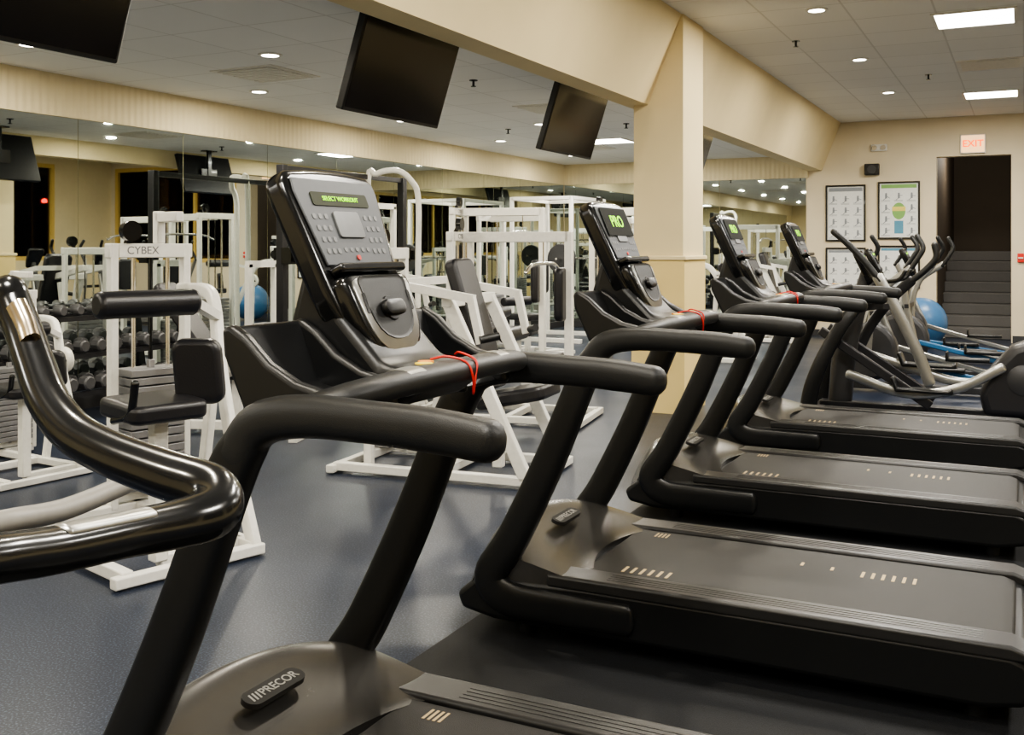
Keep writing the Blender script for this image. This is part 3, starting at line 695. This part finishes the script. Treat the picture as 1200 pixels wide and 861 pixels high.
# ---------------------------------------------------------------- ceiling lights
def downlight(x,y,z,pw):
    R=thing('recessed_downlight',(x,y,z),'round recessed ceiling downlight with warm lamp','light','recessed downlights')
    m=MB(); m.lathe([(.085,0),(.085,-.008),(.06,-.010),(.06,0)],(0,0,0),'z'); m.obj('trim_ring','alu',R)
    m=MB(); m.cyl((0,0,-.001),(0,0,-.009),.062); m.obj('lamp_lens','lens',R)
    l=bpy.data.lights.new('lamp','AREA'); l.shape='DISK'; l.size=.11; l.energy=pw; l.color=(1,.91,.75)
    o=bpy.data.objects.new('lamp',l); COL.objects.link(o); o.parent=R; o.location=(0,0,-.02)
    return R
def put(lst,z,pw):
    first=downlight(lst[0][0],lst[0][1],z,pw)
    for x,y in lst[1:]: copy_thing(first,(x,y,z))
put([(-5.95,y) for y in (0.1,2.4,4.68,6.98,9.28,11.58,13.9)]+[(-4.75,y) for y in (1.2,3.45,5.69,7.94,10.2,14.3)]+[(-3.6,y) for y in (9.0,12.6)],ZL,29)
put([(-1.42,y) for y in (-1,1.2,3.5,5.8,8.05,10.35,12.7)],ZR,36)
def panel(x,y,z,pw):
    R=thing('ceiling_light_panel',(x,y,z),'square fluorescent troffer set into the tiled ceiling','light','square ceiling light panels')
    m=MB(); m.box((-.305,-.305,-.012),(.305,-.28,0)); m.box((-.305,.28,-.012),(.305,.305,0)); m.box((-.305,-.28,-.012),(-.28,.28,0)); m.box((.28,-.28,-.012),(.305,.28,0)); m.obj('frame','alu',R)
    m=MB(); m.box((-.28,-.28,-.006),(.28,.28,-.001)); m.obj('diffuser','panel_light',R)
    l=bpy.data.lights.new('lamp','AREA'); l.shape='SQUARE'; l.size=.54; l.energy=pw; l.color=(1,.95,.86)
    o=bpy.data.objects.new('lamp',l); COL.objects.link(o); o.parent=R; o.location=(0,0,-.02)
    return R
p0=panel(-.35,8.9,ZR,85)
for x,y in ((-.35,13.4),(-.35,4.4),(-.35,0.),(1.9,2.2),(1.9,6.7),(1.9,11.2)): copy_thing(p0,(x,y,ZR))
pl=panel(-4.75,12.2,ZL,60); copy_thing(pl,(-4.3,-1.2,ZL))
def sprinkler(x,y,z):
    m=MB(); m.cyl((0,0,0),(0,0,-.006),.035); m.cyl((0,0,-.006),(0,0,-.05),.01,n=10); m.cyl((0,0,-.05),(0,0,-.054),.022,n=14)
    o=m.obj('sprinkler_head','gloss'); o.location=(x,y,z); return top(o,'small ceiling sprinkler head with round deflector','sprinkler','ceiling sprinklers')
s0=sprinkler(-4.0,7.3,ZL)
for x,y,z in ((-5.3,10.5,ZL),(-3.9,10.6,ZL),(-.9,11.6,ZR),(-1.8,9.2,ZR),(-1.0,7.4,ZR)):
    c=s0.copy(); COL.objects.link(c); c.location=(x,y,z)
def vent(x,y,z):
    m=MB(); m.box((-.30,-.30,-.008),(.30,.30,0))
    for i in range(9): m.bar((-.26,-.24+i*.06,-.014),(.26,-.24+i*.06,-.014),.035,.006)
    o=m.obj('air_vent','alu'); o.location=(x,y,z); return top(o,'square louvred air vent in the tiled ceiling','vent','ceiling vents')
v0=vent(-.3,11.2,ZR)
for x,y,z in ((-5.3,6.3,ZL),(-4.1,9.1,ZL),(-5.3,12.9,ZL)):
    c=v0.copy(); COL.objects.link(c); c.location=(x,y,z)

# ---------------------------------------------------------------- end wall items
def poster(x0,x1,z0,z1,kind,lab):
    R=thing('framed_poster',((x0+x1)/2,YB,z0),lab,'poster','framed exercise posters on the end wall')
    global OFF; OFF=Vector(((x0+x1)/2,YB,z0))
    t=.025; m=MB(); m.box((x0,YB-.03,z0),(x1,YB,z0+t)); m.box((x0,YB-.03,z1-t),(x1,YB,z1)); m.box((x0,YB-.03,z0+t),(x0+t,YB,z1-t)); m.box((x1-t,YB-.03,z0+t),(x1,YB,z1-t)); m.obj('frame','gloss',R)
    m=MB(); m.box((x0+t,YB-.012,z0+t),(x1-t,YB,z1-t)); s=m.obj('sheet','paper',R)
    m=MB(); rnd=random.Random(kind); w=(x1-x0-2*t); h=(z1-z0-2*t)
    nx,nz=(3,4) if h>.65 else (3,3)
    for i in range(nx):
        for j in range(nz):
            cx=x0+t+w*(i+.5)/nx; cz=z0+t+(h*.86)*(j+.5)/nz
            if kind==2 and i==1 and j<3: continue
            m.cyl((cx,YB-.012,cz+h*.055),(cx,YB-.0135,cz+h*.055),.014,n=10)
            m.box((cx-.014,YB-.0135,cz-h*.03),(cx+.014,YB-.012,cz+h*.04))
            a=rnd.uniform(-.5,.5); m.bar((cx,YB-.0128,cz+h*.02),(cx+.05,YB-.0128,cz+.05*a),.0014,.008); m.bar((cx,YB-.0128,cz-h*.02),(cx-.04,YB-.0128,cz-.05),.0014,.009)
            for k in range(2): m.box((cx-w/nx*.38,YB-.0132,cz-h*.07-k*.014),(cx+w/nx*.3,YB-.012,cz-h*.064-k*.014))
    m.obj('figure_print','ink',s)
    m=MB(); m.box((x0+t+.02,YB-.0135,z1-t-h*.09),(x1-t-.02,YB-.012,z1-t-.015)); m.obj('title_strip',{1:'ink',2:'inkgreen',3:'ink',4:'inkblue'}[kind],s)
    if kind==2:
        xm=(x0+x1)/2
        m=MB(); m.prism([(.09*math.cos(2*math.pi*i/20),.12*math.sin(2*math.pi*i/20)) for i in range(20)],0,.0015,frameM((xm,YB-.0125,z0+h*.52),(1,0,0),(0,0,1))); m.obj('green_shape','inkgreen',s)
        m=MB(); m.box((xm-.09,YB-.0155,z0+h*.52),(xm+.09,YB-.0142,z0+h*.60)); m.obj('yellow_stripe','inkyellow',s)
        m=MB(); m.box((xm-.06,YB-.0145,z0+.08),(xm+.06,YB-.0136,z0+h*.34)); m.obj('blue_shape','inkblue',s)
    OFF=Vector((0,0,0))
poster(-2.60,-2.04,1.39,2.21,1,'black framed stretching chart with rows of small figures')
poster(-1.875,-1.31,1.42,2.24,2,'black framed exercise chart with green heading and figures')
poster(-2.60,-2.04,.70,1.30,3,'black framed muscle chart beneath another chart')
poster(-1.875,-1.31,.72,1.33,4,'black framed chart with blue heading')
R=thing('exit_sign',(-.63,YB,2.60),'lit exit sign with red letters over the doorway','exit sign')
OFF=Vector((-.63,YB,2.60))
m=MB(); m.box((-.79,YB-.05,2.60),(-.47,YB,2.86)); m.obj('housing','alu',R,bev=.006)
m=MB(); m.box((-.775,YB-.053,2.615),(-.485,YB-.05,2.845)); m.obj('face','exitface',R)
text('lettering','EXIT',.13,'exitred',frameM((-.63,YB-.0545,2.73),(1,0,0),(0,0,1)),R,bold=.003)
OFF=Vector((-1.86,YB,2.67))
R=thing('fire_strobe',(-1.86,YB,2.67),'white fire alarm strobe on the wall','alarm')
m=MB(); m.box((-1.97,YB-.04,2.68),(-1.75,YB,2.78)); m.obj('body','alu',R,bev=.01)
for xx in (-1.80,-1.92):
    m=MB(); m.cyl((xx,YB-.06,2.73),(xx,YB-.04,2.73),.035); m.obj('strobe_lens','chrome',R)
OFF=Vector((-1.95,YB,2.34))
R=thing('wall_speaker',(-1.95,YB,2.34),'small black speaker box fixed to the wall','speaker')
m=MB(); m.box((-2.05,YB-.10,2.34),(-1.85,YB,2.5)); m.obj('box','black',R,bev=.01)
m=MB(); m.cyl((-1.95,YB-.105,2.42),(-1.95,YB-.10,2.42),.06); m.obj('grille','greysteel',R)
OFF=Vector((-.04,YB,1.1))
R=thing('fire_alarm_pull',(-.04,YB,1.1),'red fire alarm pull station beside the doorway','alarm')
m=MB(); m.box((-.08,YB-.04,1.10),(.0,YB,1.22)); m.obj('box','red',R,bev=.006)
m=MB(); m.box((-.07,YB-.052,1.15),(-.01,YB-.04,1.17)); m.obj('pull_handle','alu',R)
OFF=Vector((0,0,0))
def ball(loc,r,mt,lab):
    prof=[]
    for i in range(1,24):
        a=math.pi*i/24-math.pi/2; prof.append((r*math.cos(a)*(1+.004*math.sin(a*30)),r*math.sin(a)))
    m=MB(); m.lathe(prof,(0,0,0),'z',n=40); o=m.obj('exercise_ball',mt); o.location=loc; return top(o,lab,'exercise ball')
ball((-1.20,14.3,.325),.325,'blueball','blue vinyl exercise ball on the floor by the wall')

def street(x,y,z,mt,lab,s=1.):
    R=thing('street_lamp',(x,y,-.1),lab,'street lamp')
    m=MB(); m.cyl((0,0,0),(0,0,z+.1),.05,n=10); m.obj('pole','greysteel',R)
    m=MB(); m.lathe([(.03*s,z+.05),(.14*s,z+.05+.07*s),(.17*s,z+.05+.17*s),(.14*s,z+.05+.27*s),(.03*s,z+.05+.33*s)],(0,0,0),'z',n=16); m.obj('lamp_head',mt,R)
street(.9,23,2.2,'lamp_orange','glowing orange street lamp outside the windows'); street(1.9,27,1.6,'lamp_orange','glowing orange street lamp outside the windows')
street(7.5,17,2.4,'lamp_red','red signal lamp on a pole outside the windows',.4); street(8.5,13,2.2,'lamp_orange','glowing orange street lamp outside the windows',.5)
street(4.2,24,2.0,'lamp_red','red signal lamp on a pole outside the windows',.7)
m=MB(); m.box((-15,-10,-.3),(25,40,-.1)); struct(m.obj('floor_outside','step'))
l=bpy.data.lights.new('stair_fill','POINT'); l.energy=32; l.color=(1,.90,.76); l.shadow_soft_size=.1  # added fill light to lighten the corridor and steps, invented fixture
R=thing('stairwell_fill_light',(-.63,17.2,2.9),'added warm fill light with a made-up cover, brightens the stairwell','light')
m=MB(); m.lathe([(.10,0),(.10,-.02),(.07,-.05),(.02,-.06)],(0,0,0),'z'); m.obj('fill_light_cover','alu',R)
o=bpy.data.objects.new('lamp',l); COL.objects.link(o); o.parent=R; o.location=(0,0,-.2)

w=bpy.data.worlds.new('night'); bpy.context.scene.world=w; w.use_nodes=True
w.node_tree.nodes['Background'].inputs[0].default_value=(.012,.014,.022,1); w.node_tree.nodes['Background'].inputs[1].default_value=.5
